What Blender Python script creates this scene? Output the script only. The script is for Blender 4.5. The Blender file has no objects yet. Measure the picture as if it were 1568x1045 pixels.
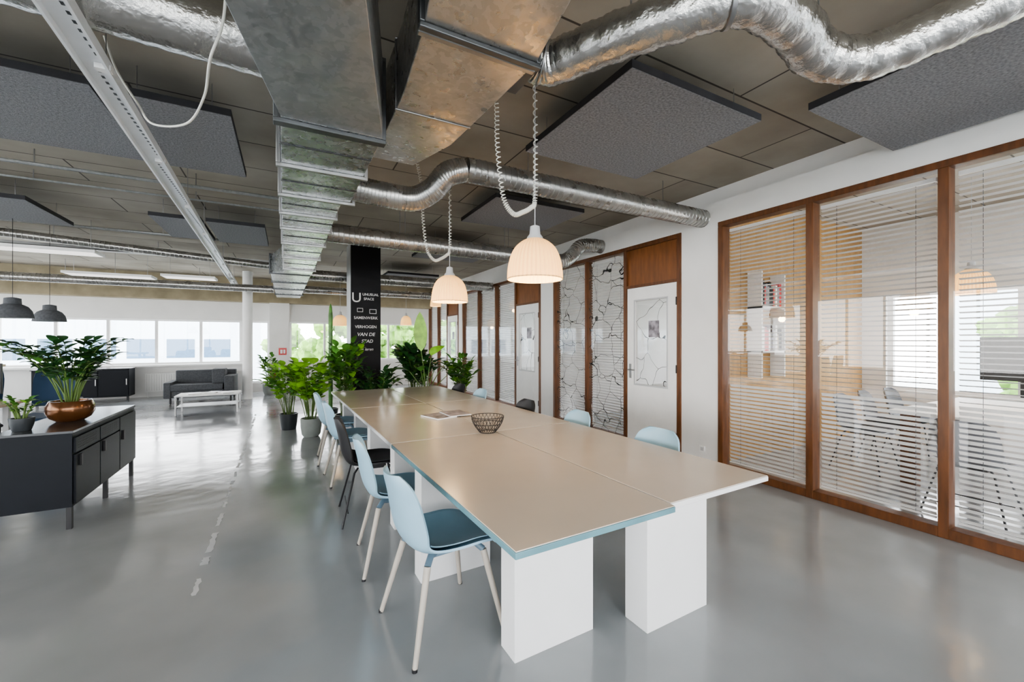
import bpy, math, random
from math import sin, cos, pi, radians
from mathutils import Vector, Matrix
random.seed(7)
H = 3.2          # ceiling height
HW = H-.003
WX = 4.257       # corridor face of right wall
FY = 14.0        # far wall
try: bpy.context.scene.view_settings.look = 'AgX - Medium High Contrast'
except Exception: pass
# ------------------------------------------------------------------ materials
def nodes(name):
    m = bpy.data.materials.new(name); m.use_nodes = True
    nt = m.node_tree
    for n in list(nt.nodes): nt.nodes.remove(n)
    out = nt.nodes.new('ShaderNodeOutputMaterial')
    return m, nt, out
def ramp(nt, src, stops):
    r = nt.nodes.new('ShaderNodeValToRGB')
    cr = r.color_ramp
    while len(cr.elements) < len(stops): cr.elements.new(0.5)
    for e, (p, c) in zip(cr.elements, stops):
        e.position = p; e.color = (*c, 1) if len(c) == 3 else c
    nt.links.new(src, r.inputs[0]); return r.outputs[0]
def mat(name, c, rough=0.5, metal=0.0, var=0.12, scale=6.0, bump=0.0, bscale=60.0, rvar=0.0, emis=None, es=0.0, stretch=None, spec=None, coat=0.0):
    m, nt, out = nodes(name)
    b = nt.nodes.new('ShaderNodeBsdfPrincipled')
    nt.links.new(b.outputs[0], out.inputs[0])
    tc = nt.nodes.new('ShaderNodeTexCoord'); src = tc.outputs['Object']
    if stretch:
        mp = nt.nodes.new('ShaderNodeMapping'); mp.inputs['Scale'].default_value = stretch
        nt.links.new(src, mp.inputs[0]); src = mp.outputs[0]
    n = nt.nodes.new('ShaderNodeTexNoise'); n.inputs['Scale'].default_value = scale; n.inputs['Detail'].default_value = 5
    nt.links.new(src, n.inputs['Vector'])
    lo = tuple(max(0, x*(1-var)) for x in c); hi = tuple(min(1, x*(1+var)) for x in c)
    nt.links.new(ramp(nt, n.outputs[0], [(0.3, lo), (0.7, hi)]), b.inputs['Base Color'])
    b.inputs['Roughness'].default_value = rough; b.inputs['Metallic'].default_value = metal
    if spec is not None: b.inputs['Specular IOR Level'].default_value = spec
    if coat: b.inputs['Coat Weight'].default_value = coat; b.inputs['Coat Roughness'].default_value = 0.1
    if rvar:
        mr = nt.nodes.new('ShaderNodeMapRange')
        mr.inputs[1].default_value = .3; mr.inputs[2].default_value = .7
        mr.inputs[3].default_value = rough-rvar; mr.inputs[4].default_value = rough+rvar
        nt.links.new(n.outputs[0], mr.inputs[0]); nt.links.new(mr.outputs[0], b.inputs['Roughness'])
    if bump:
        n2 = nt.nodes.new('ShaderNodeTexNoise'); n2.inputs['Scale'].default_value = bscale; n2.inputs['Detail'].default_value = 4
        nt.links.new(src, n2.inputs['Vector'])
        bp = nt.nodes.new('ShaderNodeBump'); bp.inputs['Strength'].default_value = bump; bp.inputs['Distance'].default_value = .01
        nt.links.new(n2.outputs[0], bp.inputs['Height']); nt.links.new(bp.outputs[0], b.inputs['Normal'])
    if emis:
        b.inputs['Emission Color'].default_value = (*emis, 1); b.inputs['Emission Strength'].default_value = es
    return m
def m_galv(name, c0, c1, r0=.25, r1=.45, scale=22):
    m, nt, out = nodes(name)
    b = nt.nodes.new('ShaderNodeBsdfPrincipled'); nt.links.new(b.outputs[0], out.inputs[0])
    tc = nt.nodes.new('ShaderNodeTexCoord')
    v = nt.nodes.new('ShaderNodeTexVoronoi'); v.inputs['Scale'].default_value = scale
    nz = nt.nodes.new('ShaderNodeTexNoise'); nz.inputs['Scale'].default_value = 14; nz.inputs['Detail'].default_value = 4
    mx = nt.nodes.new('ShaderNodeVectorMath'); mx.operation = 'MULTIPLY_ADD'
    mx.inputs[1].default_value = (.12, .12, .12)
    nt.links.new(tc.outputs['Object'], nz.inputs['Vector'])
    nt.links.new(nz.outputs['Color'], mx.inputs[0]); nt.links.new(tc.outputs['Object'], mx.inputs[2])
    nt.links.new(mx.outputs[0], v.inputs['Vector'])
    sp = nt.nodes.new('ShaderNodeSeparateColor'); nt.links.new(v.outputs['Color'], sp.inputs[0])
    nt.links.new(ramp(nt, sp.outputs[0], [(0.1, c0), (0.9, c1)]), b.inputs['Base Color'])
    mr = nt.nodes.new('ShaderNodeMapRange'); mr.inputs[3].default_value = r0; mr.inputs[4].default_value = r1
    nt.links.new(sp.outputs[1], mr.inputs[0]); nt.links.new(mr.outputs[0], b.inputs['Roughness'])
    b.inputs['Metallic'].default_value = .85
    n2 = nt.nodes.new('ShaderNodeTexNoise'); n2.inputs['Scale'].default_value = 4
    nt.links.new(tc.outputs['Object'], n2.inputs['Vector'])
    bp = nt.nodes.new('ShaderNodeBump'); bp.inputs['Strength'].default_value = .4; bp.inputs['Distance'].default_value = .03
    nt.links.new(n2.outputs[0], bp.inputs['Height']); nt.links.new(bp.outputs[0], b.inputs['Normal'])
    return m
def m_foil(name):
    m, nt, out = nodes(name)
    b = nt.nodes.new('ShaderNodeBsdfPrincipled'); nt.links.new(b.outputs[0], out.inputs[0])
    tc = nt.nodes.new('ShaderNodeTexCoord')
    n = nt.nodes.new('ShaderNodeTexNoise'); n.inputs['Scale'].default_value = 26; n.inputs['Detail'].default_value = 6
    nt.links.new(tc.outputs['Object'], n.inputs['Vector'])
    b.inputs['Base Color'].default_value = (.56, .55, .53, 1); b.inputs['Metallic'].default_value = .97; b.inputs['Roughness'].default_value = .2
    bp = nt.nodes.new('ShaderNodeBump'); bp.inputs['Strength'].default_value = .6; bp.inputs['Distance'].default_value = .015
    nt.links.new(n.outputs[0], bp.inputs['Height']); nt.links.new(bp.outputs[0], b.inputs['Normal'])
    return m
def m_ceiling():
    m, nt, out = nodes('ceiling_fibre_boards')
    b = nt.nodes.new('ShaderNodeBsdfPrincipled'); nt.links.new(b.outputs[0], out.inputs[0])
    tc = nt.nodes.new('ShaderNodeTexCoord')
    br = nt.nodes.new('ShaderNodeTexBrick')
    br.inputs['Scale'].default_value = 1; br.inputs['Brick Width'].default_value = 1.9; br.inputs['Row Height'].default_value = .62
    br.inputs['Mortar Size'].default_value = .009; br.inputs['Mortar Smooth'].default_value = .4
    br.inputs['Color1'].default_value = (.37, .335, .285, 1); br.inputs['Color2'].default_value = (.45, .415, .355, 1)
    br.inputs['Mortar'].default_value = (.08, .07, .06, 1)
    nt.links.new(tc.outputs['Object'], br.inputs['Vector'])
    n = nt.nodes.new('ShaderNodeTexNoise'); n.inputs['Scale'].default_value = 1.3; n.inputs['Detail'].default_value = 8
    nt.links.new(tc.outputs['Object'], n.inputs['Vector'])
    mx = nt.nodes.new('ShaderNodeMix'); mx.data_type = 'RGBA'; mx.blend_type = 'MULTIPLY'; mx.inputs[0].default_value = .9
    nt.links.new(br.outputs[0], mx.inputs[6])
    nt.links.new(ramp(nt, n.outputs[0], [(.3, (.62, .60, .57)), (.7, (1.0, 1.0, 1.0))]), mx.inputs[7])
    nt.links.new(mx.outputs[2], b.inputs['Base Color']); b.inputs['Roughness'].default_value = .75
    return m
def m_glass(name, tint=(1, 1, 1), crack=0.0, crack_col=(.03, .03, .03), r=.01, bright_mix=0.0, lw=.012):
    m, nt, out = nodes(name)
    lwt = nt.nodes.new('ShaderNodeLayerWeight'); lwt.inputs[0].default_value = .5
    pw = nt.nodes.new('ShaderNodeMath'); pw.operation = 'POWER'; pw.inputs[1].default_value = 4.5
    nt.links.new(lwt.outputs['Facing'], pw.inputs[0])
    fr = nt.nodes.new('ShaderNodeMath'); fr.operation = 'MULTIPLY_ADD'; fr.inputs[1].default_value = .85; fr.inputs[2].default_value = .06
    nt.links.new(pw.outputs[0], fr.inputs[0])
    t = nt.nodes.new('ShaderNodeBsdfTransparent'); t.inputs[0].default_value = (*tint, 1)
    g = nt.nodes.new('ShaderNodeBsdfGlossy'); g.inputs['Roughness'].default_value = r
    last = t
    if bright_mix:  # white mixed in to imitate the bright offices seen through the panes
        d0 = nt.nodes.new('ShaderNodeBsdfDiffuse'); d0.inputs[0].default_value = (.85, .87, .88, 1)
        t0 = nt.nodes.new('ShaderNodeBsdfTranslucent'); t0.inputs[0].default_value = (.85, .87, .88, 1)
        a = nt.nodes.new('ShaderNodeMixShader'); a.inputs[0].default_value = .5
        nt.links.new(d0.outputs[0], a.inputs[1]); nt.links.new(t0.outputs[0], a.inputs[2])
        c = nt.nodes.new('ShaderNodeMixShader'); c.inputs[0].default_value = bright_mix
        nt.links.new(t.outputs[0], c.inputs[1]); nt.links.new(a.outputs[0], c.inputs[2]); last = c
    if crack:
        tc = nt.nodes.new('ShaderNodeTexCoord')
        nz = nt.nodes.new('ShaderNodeTexNoise'); nz.inputs['Scale'].default_value = 3
        ma = nt.nodes.new('ShaderNodeVectorMath'); ma.operation = 'MULTIPLY_ADD'; ma.inputs[1].default_value = (.3, .3, .3)
        nt.links.new(tc.outputs['Object'], nz.inputs['Vector']); nt.links.new(nz.outputs['Color'], ma.inputs[0]); nt.links.new(tc.outputs['Object'], ma.inputs[2])
        v = nt.nodes.new('ShaderNodeTexVoronoi'); v.feature = 'DISTANCE_TO_EDGE'; v.inputs['Scale'].default_value = crack
        nt.links.new(ma.outputs[0], v.inputs['Vector'])
        lt = nt.nodes.new('ShaderNodeMath'); lt.operation = 'LESS_THAN'; lt.inputs[1].default_value = lw
        nt.links.new(v.outputs['Distance'], lt.inputs[0])
        d = nt.nodes.new('ShaderNodeBsdfDiffuse'); d.inputs[0].default_value = (*crack_col, 1)
        m2 = nt.nodes.new('ShaderNodeMixShader')
        nt.links.new(lt.outputs[0], m2.inputs[0]); nt.links.new(last.outputs[0], m2.inputs[1]); nt.links.new(d.outputs[0], m2.inputs[2])
        last = m2
    mx = nt.nodes.new('ShaderNodeMixShader')
    nt.links.new(fr.outputs[0], mx.inputs[0]); nt.links.new(last.outputs[0], mx.inputs[1]); nt.links.new(g.outputs[0], mx.inputs[2])
    nt.links.new(mx.outputs[0], out.inputs[0]); return m
def m_shade(name, c, es):
    m, nt, out = nodes(name)
    b = nt.nodes.new('ShaderNodeBsdfPrincipled'); b.inputs['Base Color'].default_value = (*c, 1); b.inputs['Roughness'].default_value = .3
    b.inputs['Emission Strength'].default_value = es
    tc = nt.nodes.new('ShaderNodeTexCoord'); sx = nt.nodes.new('ShaderNodeSeparateXYZ')
    nt.links.new(tc.outputs['Object'], sx.inputs[0])
    mr = nt.nodes.new('ShaderNodeMapRange'); mr.inputs[1].default_value = 0; mr.inputs[2].default_value = .3
    nt.links.new(sx.outputs[2], mr.inputs[0])
    glow = ramp(nt, mr.outputs[0], [(0, (.72, .42, .14)), (.4, (1, .6, .2)), (1, (.35, .22, .10))])
    at = nt.nodes.new('ShaderNodeMath'); at.operation = 'ARCTAN2'; nt.links.new(sx.outputs[1], at.inputs[0]); nt.links.new(sx.outputs[0], at.inputs[1])
    ml = nt.nodes.new('ShaderNodeMath'); ml.operation = 'MULTIPLY'; ml.inputs[1].default_value = 40; nt.links.new(at.outputs[0], ml.inputs[0])
    sn = nt.nodes.new('ShaderNodeMath'); sn.operation = 'SINE'; nt.links.new(ml.outputs[0], sn.inputs[0])
    m3 = nt.nodes.new('ShaderNodeMapRange'); m3.inputs[1].default_value = -1; m3.inputs[2].default_value = 1
    nt.links.new(sn.outputs[0], m3.inputs[0])
    rib = ramp(nt, m3.outputs[0], [(0, (.45, .45, .45)), (1, (1, 1, 1))])
    mm = nt.nodes.new('ShaderNodeMix'); mm.data_type = 'RGBA'; mm.blend_type = 'MULTIPLY'; mm.inputs[0].default_value = 1
    nt.links.new(glow, mm.inputs[6]); nt.links.new(rib, mm.inputs[7]); nt.links.new(mm.outputs[2], b.inputs['Emission Color'])
    tr = nt.nodes.new('ShaderNodeBsdfTranslucent'); tr.inputs[0].default_value = (.62, .42, .2, 1)
    mx = nt.nodes.new('ShaderNodeMixShader'); mx.inputs[0].default_value = .2
    nt.links.new(b.outputs[0], mx.inputs[1]); nt.links.new(tr.outputs[0], mx.inputs[2]); nt.links.new(mx.outputs[0], out.inputs[0])
    return m
def m_floor():
    m, nt, out = nodes('grey_epoxy_floor')
    b = nt.nodes.new('ShaderNodeBsdfPrincipled'); nt.links.new(b.outputs[0], out.inputs[0])
    tc = nt.nodes.new('ShaderNodeTexCoord')
    n = nt.nodes.new('ShaderNodeTexNoise'); n.inputs['Scale'].default_value = .9; n.inputs['Detail'].default_value = 9
    nt.links.new(tc.outputs['Object'], n.inputs['Vector'])
    base = ramp(nt, n.outputs[0], [(.3, (.265, .275, .285)), (.7, (.345, .355, .362))])
    v = nt.nodes.new('ShaderNodeTexNoise'); v.inputs['Scale'].default_value = 7; v.inputs['Detail'].default_value = 10; v.inputs['Roughness'].default_value = .75
    nt.links.new(tc.outputs['Object'], v.inputs['Vector'])
    sc = ramp(nt, v.outputs[0], [(.66, (0, 0, 0)), (.74, (1, 1, 1))])
    mx = nt.nodes.new('ShaderNodeMix'); mx.data_type = 'RGBA'
    ml = nt.nodes.new('ShaderNodeMath'); ml.operation = 'MULTIPLY'; ml.inputs[1].default_value = .2
    nt.links.new(sc, ml.inputs[0]); nt.links.new(ml.outputs[0], mx.inputs[0])
    nt.links.new(base, mx.inputs[6]); mx.inputs[7].default_value = (.34, .30, .26, 1)
    nt.links.new(mx.outputs[2], b.inputs['Base Color'])
    mr = nt.nodes.new('ShaderNodeMapRange'); mr.inputs[1].default_value = .3; mr.inputs[2].default_value = .7
    mr.inputs[3].default_value = .1; mr.inputs[4].default_value = .22
    nt.links.new(n.outputs[0], mr.inputs[0]); nt.links.new(mr.outputs[0], b.inputs['Roughness'])
    n3 = nt.nodes.new('ShaderNodeTexNoise'); n3.inputs['Scale'].default_value = 3.5
    nt.links.new(tc.outputs['Object'], n3.inputs['Vector'])
    bp = nt.nodes.new('ShaderNodeBump'); bp.inputs['Strength'].default_value = .2; bp.inputs['Distance'].default_value = .02
    nt.links.new(n3.outputs[0], bp.inputs['Height']); nt.links.new(bp.outputs[0], b.inputs['Normal'])
    b.inputs['Specular IOR Level'].default_value = .9
    return m
def m_emit(name, c, s):
    m, nt, out = nodes(name)
    e = nt.nodes.new('ShaderNodeEmission'); e.inputs[0].default_value = (*c, 1); e.inputs[1].default_value = s
    nt.links.new(e.outputs[0], out.inputs[0]); return m

WHITE = mat('white_paint', (.80, .80, .79), .6, var=.03, bump=.05, bscale=120)
WALLW = mat('wall_plaster_white', (.76, .755, .74), .7, var=.04, scale=2, bump=.08, bscale=90)
CONC = mat('concrete_beam', (.33, .28, .19), .85, var=.2, scale=3, bump=.2)
WOOD = mat('frame_wood', (.115, .042, .012), .45, var=.3, scale=5, stretch=(6, 6, 1))
PLY = mat('plywood_panel', (.40, .235, .09), .45, var=.15, scale=3, stretch=(4, 4, .6))
PANELW = mat('door_head_panel', (.18, .068, .019), .4, var=.2, scale=4, stretch=(1, 5, 1))
FLOOR = m_floor(); CEIL = m_ceiling()
GALV = m_galv('galvanised_steel', (.40, .415, .42), (.48, .495, .50), .28, .44, scale=34)
GALVS = m_galv('galvanised_sheet_bright', (.50, .52, .53), (.55, .57, .58), .2, .3, scale=40)
GALVW = m_galv('galvanised_steel_branch', (.42, .415, .395), (.50, .49, .47), .26, .42, scale=34)
SPIR = m_galv('spiral_duct_steel', (.38, .375, .36), (.46, .45, .435), .22, .34, 9)
FLANGE = mat('duct_flange', (.12, .125, .13), .4, .8)
FOIL = m_foil('aluminium_foil')
FELT = mat('felt_grey', (.235, .235, .25), .95, var=.32, scale=70, bump=.4, bscale=150)
FELTD = mat('felt_edge', (.04, .04, .045), .95)
TABLE = mat('table_laminate_beige', (.56, .50, .43), .22, var=.03, scale=2, rvar=.03, spec=.7)
TEDGE = mat('glass_edge_teal', (.14, .27, .31), .2)
LEGW = mat('table_leg_white', (.78, .78, .78), .45, var=.02)
BLUE = mat('chair_shell_light_blue', (.30, .47, .58), .38, var=.04)
BLUE_SHADED = mat('chair_seat_shaded_blue', (.21, .34, .42), .42, var=.05)  # darkened shell blue: shade and sheen on the seat put into the colour
LEGC = mat('chair_leg_ash', (.42, .38, .33), .5, var=.1, stretch=(8, 8, 1))
BLACK = mat('matt_black', (.014, .014, .016), .5, var=.1)
NAVY = mat('cabinet_charcoal', (.006, .008, .012), .48, var=.08, bump=.03, bscale=200, spec=.2)
CTOP = mat('cabinet_top_grey', (.06, .064, .07), .2, var=.1)
DGREY = mat('fabric_dark_grey', (.09, .095, .105), .9, var=.2, scale=40, bump=.2)
LGREY = mat('light_grey_plastic', (.5, .51, .52), .4, var=.04)
MGREY = mat('mid_grey_plastic', (.13, .135, .15), .5, var=.04)
CHALK = mat('chalk', (.72, .72, .72), .9)
BOARD = mat('chalkboard_black', (.010, .010, .012), .6, var=.35, scale=3, spec=.25)
GLASS = m_glass('clear_glass')
CRACK = m_glass('glass_with_crack_drawing', crack=3.4, bright_mix=.05, lw=.011)
CRACKD = m_glass('door_pane_film', crack=2.8, bright_mix=.22, lw=.008)
SLAT = mat('blind_slat', (.66, .66, .65), .4, var=.02)
ROD = mat('steel_rod', (.35, .35, .35), .35, .9)
SHADE = m_shade('ribbed_acrylic_shade', (.5, .4, .26), 1.1)
BULB = m_emit('bulb_glow', (1, .78, .45), 14)
LED = m_emit('led_strip_glow', (1, .98, .95), 1.6)
LEAF = mat('leaf_green', (.07, .19, .03), .4, var=.5, scale=9)
LEAFB = mat('leaf_bright', (.22, .46, .04), .4, var=.35, scale=9)
LEAFD = mat('leaf_dark', (.025, .09, .025), .35, var=.5, scale=8)
STEM = mat('plant_stem', (.10, .16, .04), .6)
COPPER = mat('copper_glazed_pot', (.13, .055, .02), .2, .5, var=.3)
POTG = mat('pot_grey', (.27, .29, .27), .5); POTB = mat('pot_black', (.03, .035, .04), .4)
SOIL = mat('soil', (.05, .035, .02), .95, bump=.5)
RED = mat('red_enamel', (.55, .02, .02), .3)
CABLE = mat('white_cable', (.7, .69, .64), .5)
PAPER = mat('magazine_cover', (.26, .24, .27), .4, var=.7, scale=14)
PAPERW = mat('paper_white', (.8, .8, .78), .6, var=.05)
WORN = mat('worn_paint_line', (.48, .49, .50), .5, var=.1)
EXTW = mat('facade_white', (.60, .66, .72), .8, var=.05)
EXTD = mat('facade_glazing', (.06, .12, .20), .3)
GROUND_BOUNCE = mat('ground_outside', (.60, .60, .56), .9)  # paving made extra pale to bounce light up onto the ceiling
TREE = mat('tree_foliage', (.17, .32, .06), .8, var=.6, scale=2.0)
WOODL = mat('light_wood_counter', (.42, .30, .18), .4, var=.15, stretch=(1, 8, 1))

# ------------------------------------------------------------------ mesh builder
def catmull(P, n=6):
    P = [Vector(p) for p in P]; Q = [2*P[0]-P[1]] + P + [2*P[-1]-P[-2]]; out = []
    for i in range(1, len(Q)-2):
        a, b, c, d = Q[i-1], Q[i], Q[i+1], Q[i+2]
        for k in range(n):
            t = k/n
            out.append(.5*((2*b)+(c-a)*t+(2*a-5*b+4*c-d)*t*t+(3*b-a-3*c+d)*t**3))
    out.append(P[-1]); return out
class MB:
    def __init__(s): s.v = []; s.f = []; s.mi = []; s.mats = []; s.M = Matrix()
    def add(s, vs, fs, m):
        if m not in s.mats: s.mats.append(m)
        k = s.mats.index(m); o = len(s.v)
        s.v += [s.M @ Vector(p) for p in vs]
        for f in fs: s.f.append([o+i for i in f]); s.mi.append(k)
    def box(s, x0, x1, y0, y1, z0, z1, m, top=None, front=None):
        x0, x1 = min(x0, x1), max(x0, x1); y0, y1 = min(y0, y1), max(y0, y1); z0, z1 = min(z0, z1), max(z0, z1)
        vs = [(x0,y0,z0),(x1,y0,z0),(x1,y1,z0),(x0,y1,z0),(x0,y0,z1),(x1,y0,z1),(x1,y1,z1),(x0,y1,z1)]
        if m not in s.mats: s.mats.append(m)
        o = len(s.v); s.v += [s.M @ Vector(p) for p in vs]
        for f, mm in (((0,3,2,1), m), ((4,5,6,7), top or m), ((0,1,5,4), front or m), ((1,2,6,5), m), ((2,3,7,6), m), ((3,0,4,7), m)):
            if mm not in s.mats: s.mats.append(mm)
            s.f.append([o+i for i in f]); s.mi.append(s.mats.index(mm))
    def quad(s, a, b, c, d, m): s.add([a,b,c,d], [(0,1,2,3)], m)
    def tube(s, path, r, m, seg=12, caps=True, rf=None):
        P = [Vector(p) for p in path]; n = len(P); vs = []
        T = [(P[min(i+1,n-1)]-P[max(i-1,0)]).normalized() for i in range(n)]
        up = Vector((0,0,1)) if abs(T[0].z) < .9 else Vector((1,0,0))
        N = (up-T[0]*up.dot(T[0])).normalized()
        for i in range(n):
            N = (N-T[i]*N.dot(T[i]))
            N = N.normalized() if N.length > 1e-6 else Vector((1,0,0))
            B = T[i].cross(N); rr = rf(i/(n-1) if n > 1 else 0, i) if rf else r
            for k in range(seg):
                a = 2*pi*k/seg; vs.append(P[i]+(N*cos(a)+B*sin(a))*rr)
        fs = [(i*seg+k, i*seg+(k+1)%seg, (i+1)*seg+(k+1)%seg, (i+1)*seg+k) for i in range(n-1) for k in range(seg)]
        if caps: fs += [tuple(range(seg))[::-1], tuple((n-1)*seg+k for k in range(seg))]
        s.add(vs, fs, m)
    def cyl(s, a, b, r0, m, r1=None, seg=16):
        r1 = r0 if r1 is None else r1
        s.tube([a, b], r0, m, seg, rf=lambda t, i: r0+(r1-r0)*t)
    def lathe(s, prof, c, m, seg=32, rib=0, ribn=0):
        vs = []; c = Vector(c)
        for (r, z) in prof:
            for k in range(seg):
                a = 2*pi*k/seg; rr = r*(1+rib*cos(ribn*a)) if ribn else r
                vs.append(c+Vector((rr*cos(a), rr*sin(a), z)))
        fs = [(i*seg+k, i*seg+(k+1)%seg, (i+1)*seg+(k+1)%seg, (i+1)*seg+k) for i in range(len(prof)-1) for k in range(seg)]
        s.add(vs, fs, m)
    def disc(s, c, r, m, seg=24):
        c = Vector(c); s.add([c+Vector((r*cos(2*pi*k/seg), r*sin(2*pi*k/seg), 0)) for k in range(seg)], [tuple(range(seg))], m)
    def sheet(s, G, th, m, m2=None):
        R = len(G); C = len(G[0]); N = []
        for i in range(R):
            row = []
            for j in range(C):
                du = G[min(i+1,R-1)][j]-G[max(i-1,0)][j]; dv = G[i][min(j+1,C-1)]-G[i][max(j-1,0)]
                n = du.cross(dv); row.append(n.normalized() if n.length > 1e-9 else Vector((0,0,1)))
            N.append(row)
        A = [G[i][j] for i in range(R) for j in range(C)]
        B = [G[i][j]-N[i][j]*th for i in range(R) for j in range(C)]
        fa = [(i*C+j, (i+1)*C+j, (i+1)*C+j+1, i*C+j+1) for i in range(R-1) for j in range(C-1)]
        s.add(A+B, fa, m2 or m)
        o = R*C; fb = [tuple(o+q for q in f[::-1]) for f in fa]
        loop = [j for j in range(C)]+[i*C+C-1 for i in range(1,R)]+[(R-1)*C+j for j in range(C-2,-1,-1)]+[i*C for i in range(R-2,0,-1)]
        fb += [(loop[k], loop[(k+1)%len(loop)], o+loop[(k+1)%len(loop)], o+loop[k]) for k in range(len(loop))]
        s.add(A+B, fb, m)
    def leaf(s, base, d, L, W, m, droop=.3, fold=.25, n=6, side=None):
        base = Vector(base); d = Vector(d).normalized()
        if side is None:
            side = d.cross(Vector((0,0,1)))
            side = side.normalized() if side.length > .05 else Vector((cos(L*99), sin(L*99), 0))
        else: side = Vector(side).normalized()
        nor = side.cross(d).normalized(); vs = []
        for i in range(n+1):
            t = i/n; c = base+d*L*t+Vector((0,0,-1))*droop*L*t*t
            w = W*.5*max(.02, sin(pi*min(1, t**.8))**.75) if 0 < i < n else .002
            vs += [c-side*w+nor*w*fold, c, c+side*w+nor*w*fold]
        fs = []
        for i in range(n):
            o = i*3; fs += [(o,o+1,o+4,o+3), (o+1,o+2,o+5,o+4)]
        s.add(vs, fs, m)
    def obj(s, name, bevel=0, seg=2, smooth=35, parent=None, recenter=True, loc=None, rotz=0):
        off = Vector((0,0,0))
        if recenter and loc is None:
            xs = [p.x for p in s.v]; ys = [p.y for p in s.v]; zs = [p.z for p in s.v]
            off = Vector(((min(xs)+max(xs))/2, (min(ys)+max(ys))/2, min(zs)))
        me = bpy.data.meshes.new(name)
        me.from_pydata([p-off for p in s.v], [], s.f); 
        for m in s.mats: me.materials.append(m)
        me.polygons.foreach_set('material_index', s.mi)
        me.polygons.foreach_set('use_smooth', [True]*len(s.f)); me.update()
        try: me.set_sharp_from_angle(angle=radians(smooth))
        except Exception: pass
        o = bpy.data.objects.new(name, me); bpy.context.scene.collection.objects.link(o)
        o.location = loc if loc is not None else off
        o.rotation_euler.z = rotz
        if bevel:
            b = o.modifiers.new('bevel', 'BEVEL'); b.width = bevel; b.segments = seg; b.limit_method = 'ANGLE'; b.angle_limit = radians(40)
        if parent: o.parent = parent
        return o
def dup(o, name, loc, rotz=0):
    c = o.copy(); c.name = name; bpy.context.scene.collection.objects.link(c); c.location = loc; c.rotation_euler.z = rotz; return c
def empty(name, loc=(0,0,0)):
    e = bpy.data.objects.new(name, None); e.location = loc; e.empty_display_size = .2
    bpy.context.scene.collection.objects.link(e); return e

# ------------------------------------------------------------------ room shell
LX, BY, OX = -9.0, -4.0, 8.0
b = MB(); b.box(LX-.2, OX+.2, BY-.2, FY+.2, -.2, 0, FLOOR); b.obj('floor', recenter=False)
b = MB(); b.box(LX-.2, OX+.2, BY-.2, FY+.2, H, H+.25, CEIL); b.obj('ceiling', recenter=False)
def wall_y(name, y0, y1, xa, xb, holes, m=WALLW):
    b = MB(); xs = sorted({xa, xb, *[h[0] for h in holes], *[h[1] for h in holes]})
    for x0, x1 in zip(xs[:-1], xs[1:]):
        hh = [h for h in holes if h[0] <= x0+1e-6 and h[1] >= x1-1e-6]
        if hh:
            h = hh[0]
            if h[2] > 0: b.box(x0, x1, y0, y1, 0, h[2], m)
            b.box(x0, x1, y0, y1, h[3], H, m)
        else: b.box(x0, x1, y0, y1, 0, H, m)
    return b.obj(name, recenter=False)
def wall_x(name, x0w, x1w, ya, yb, holes, m=WALLW):
    b = MB(); ys = sorted({ya, yb, *[h[0] for h in holes], *[h[1] for h in holes]})
    for y0, y1 in zip(ys[:-1], ys[1:]):
        hh = [h for h in holes if h[0] <= y0+1e-6 and h[1] >= y1-1e-6]
        if hh:
            h = hh[0]
            if h[2] > 0: b.box(x0w, x1w, y0, y1, 0, h[2], m)
            b.box(x0w, x1w, y0, y1, h[3], H, m)
        else: b.box(x0w, x1w, y0, y1, 0, H, m)
    return b.obj(name, recenter=False)
wn = [0]
def window_frame(axis, c, a0, a1, z0, z1, n, depth=.07, fr=.045):
    wn[0] += 1; b = MB()
    def bx(u0, u1, w0, w1, za, zb, m):
        if axis == 'y': b.box(u0, u1, w0, w1, za, zb, m)
        else: b.box(w0, w1, u0, u1, za, zb, m)
    d0, d1 = c-depth/2, c+depth/2
    bx(a0, a1, d0, d1, z0, z0+fr, WHITE); bx(a0, a1, d0, d1, z1-fr, z1, WHITE)
    for i in range(n+1):
        u = a0+(a1-a0)*i/n; u0 = min(max(u-fr*.7, a0), a1-fr*1.4)
        bx(u0, u0+fr*1.4, d0, d1, z0+fr, z1-fr, WHITE)
    g = c
    if axis == 'y': b.quad((a0, g, z0), (a1, g, z0), (a1, g, z1), (a0, g, z1), GLASS)
    else: b.quad((g, a0, z0), (g, a1, z0), (g, a1, z1), (g, a0, z1), GLASS)
    b.obj('window_%d' % wn[0], recenter=False)
holesF = [(-8.7, -1.13, .84, 2.02), (-1.0, -.45, .25, 2.02), (.05, 3.9, .84, 2.02)]
wall_y('wall_far', FY, FY+.2, LX, OX, holesF+[(4.7, 7.7, .9, 2.2)])
window_frame('y', FY+.1, -8.7, -1.13, .84, 2.02, 8)
window_frame('y', FY+.1, -1.0, -.45, .25, 2.02, 1)
window_frame('y', FY+.1, .05, 3.9, .84, 2.02, 4)
b = MB(); b.box(LX, WX, FY-.35, FY-.001, 2.54, H, CONC); b.obj('beam_far', recenter=False)
b = MB(); b.box(-8.8, -1.05, FY-.22, FY-.001, .79, .835, WHITE); b.obj('trim_sill_far', recenter=False)
wall_x('wall_left', LX-.2, LX, BY, FY, [(-3.7, 2.8, .5, 3.0), (3.2, 8.6, .5, 3.0), (9, 13.6, .84, 2.9)])
window_frame('x', LX-.1, -3.7, 2.8, .5, 3.0, 5); window_frame('x', LX-.1, 3.2, 8.6, .5, 3.0, 5); window_frame('x', LX-.1, 9, 13.6, .84, 2.9, 4)
wall_y('wall_back', BY-.2, BY, LX, OX, [(-8.8, -3.2, .5, 2.9), (-2.9, 4.1, .5, 2.9), (4.6, 7.8, .6, 2.9)])  # unseen rear glazing, added and sized to let skylight into the room
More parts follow.
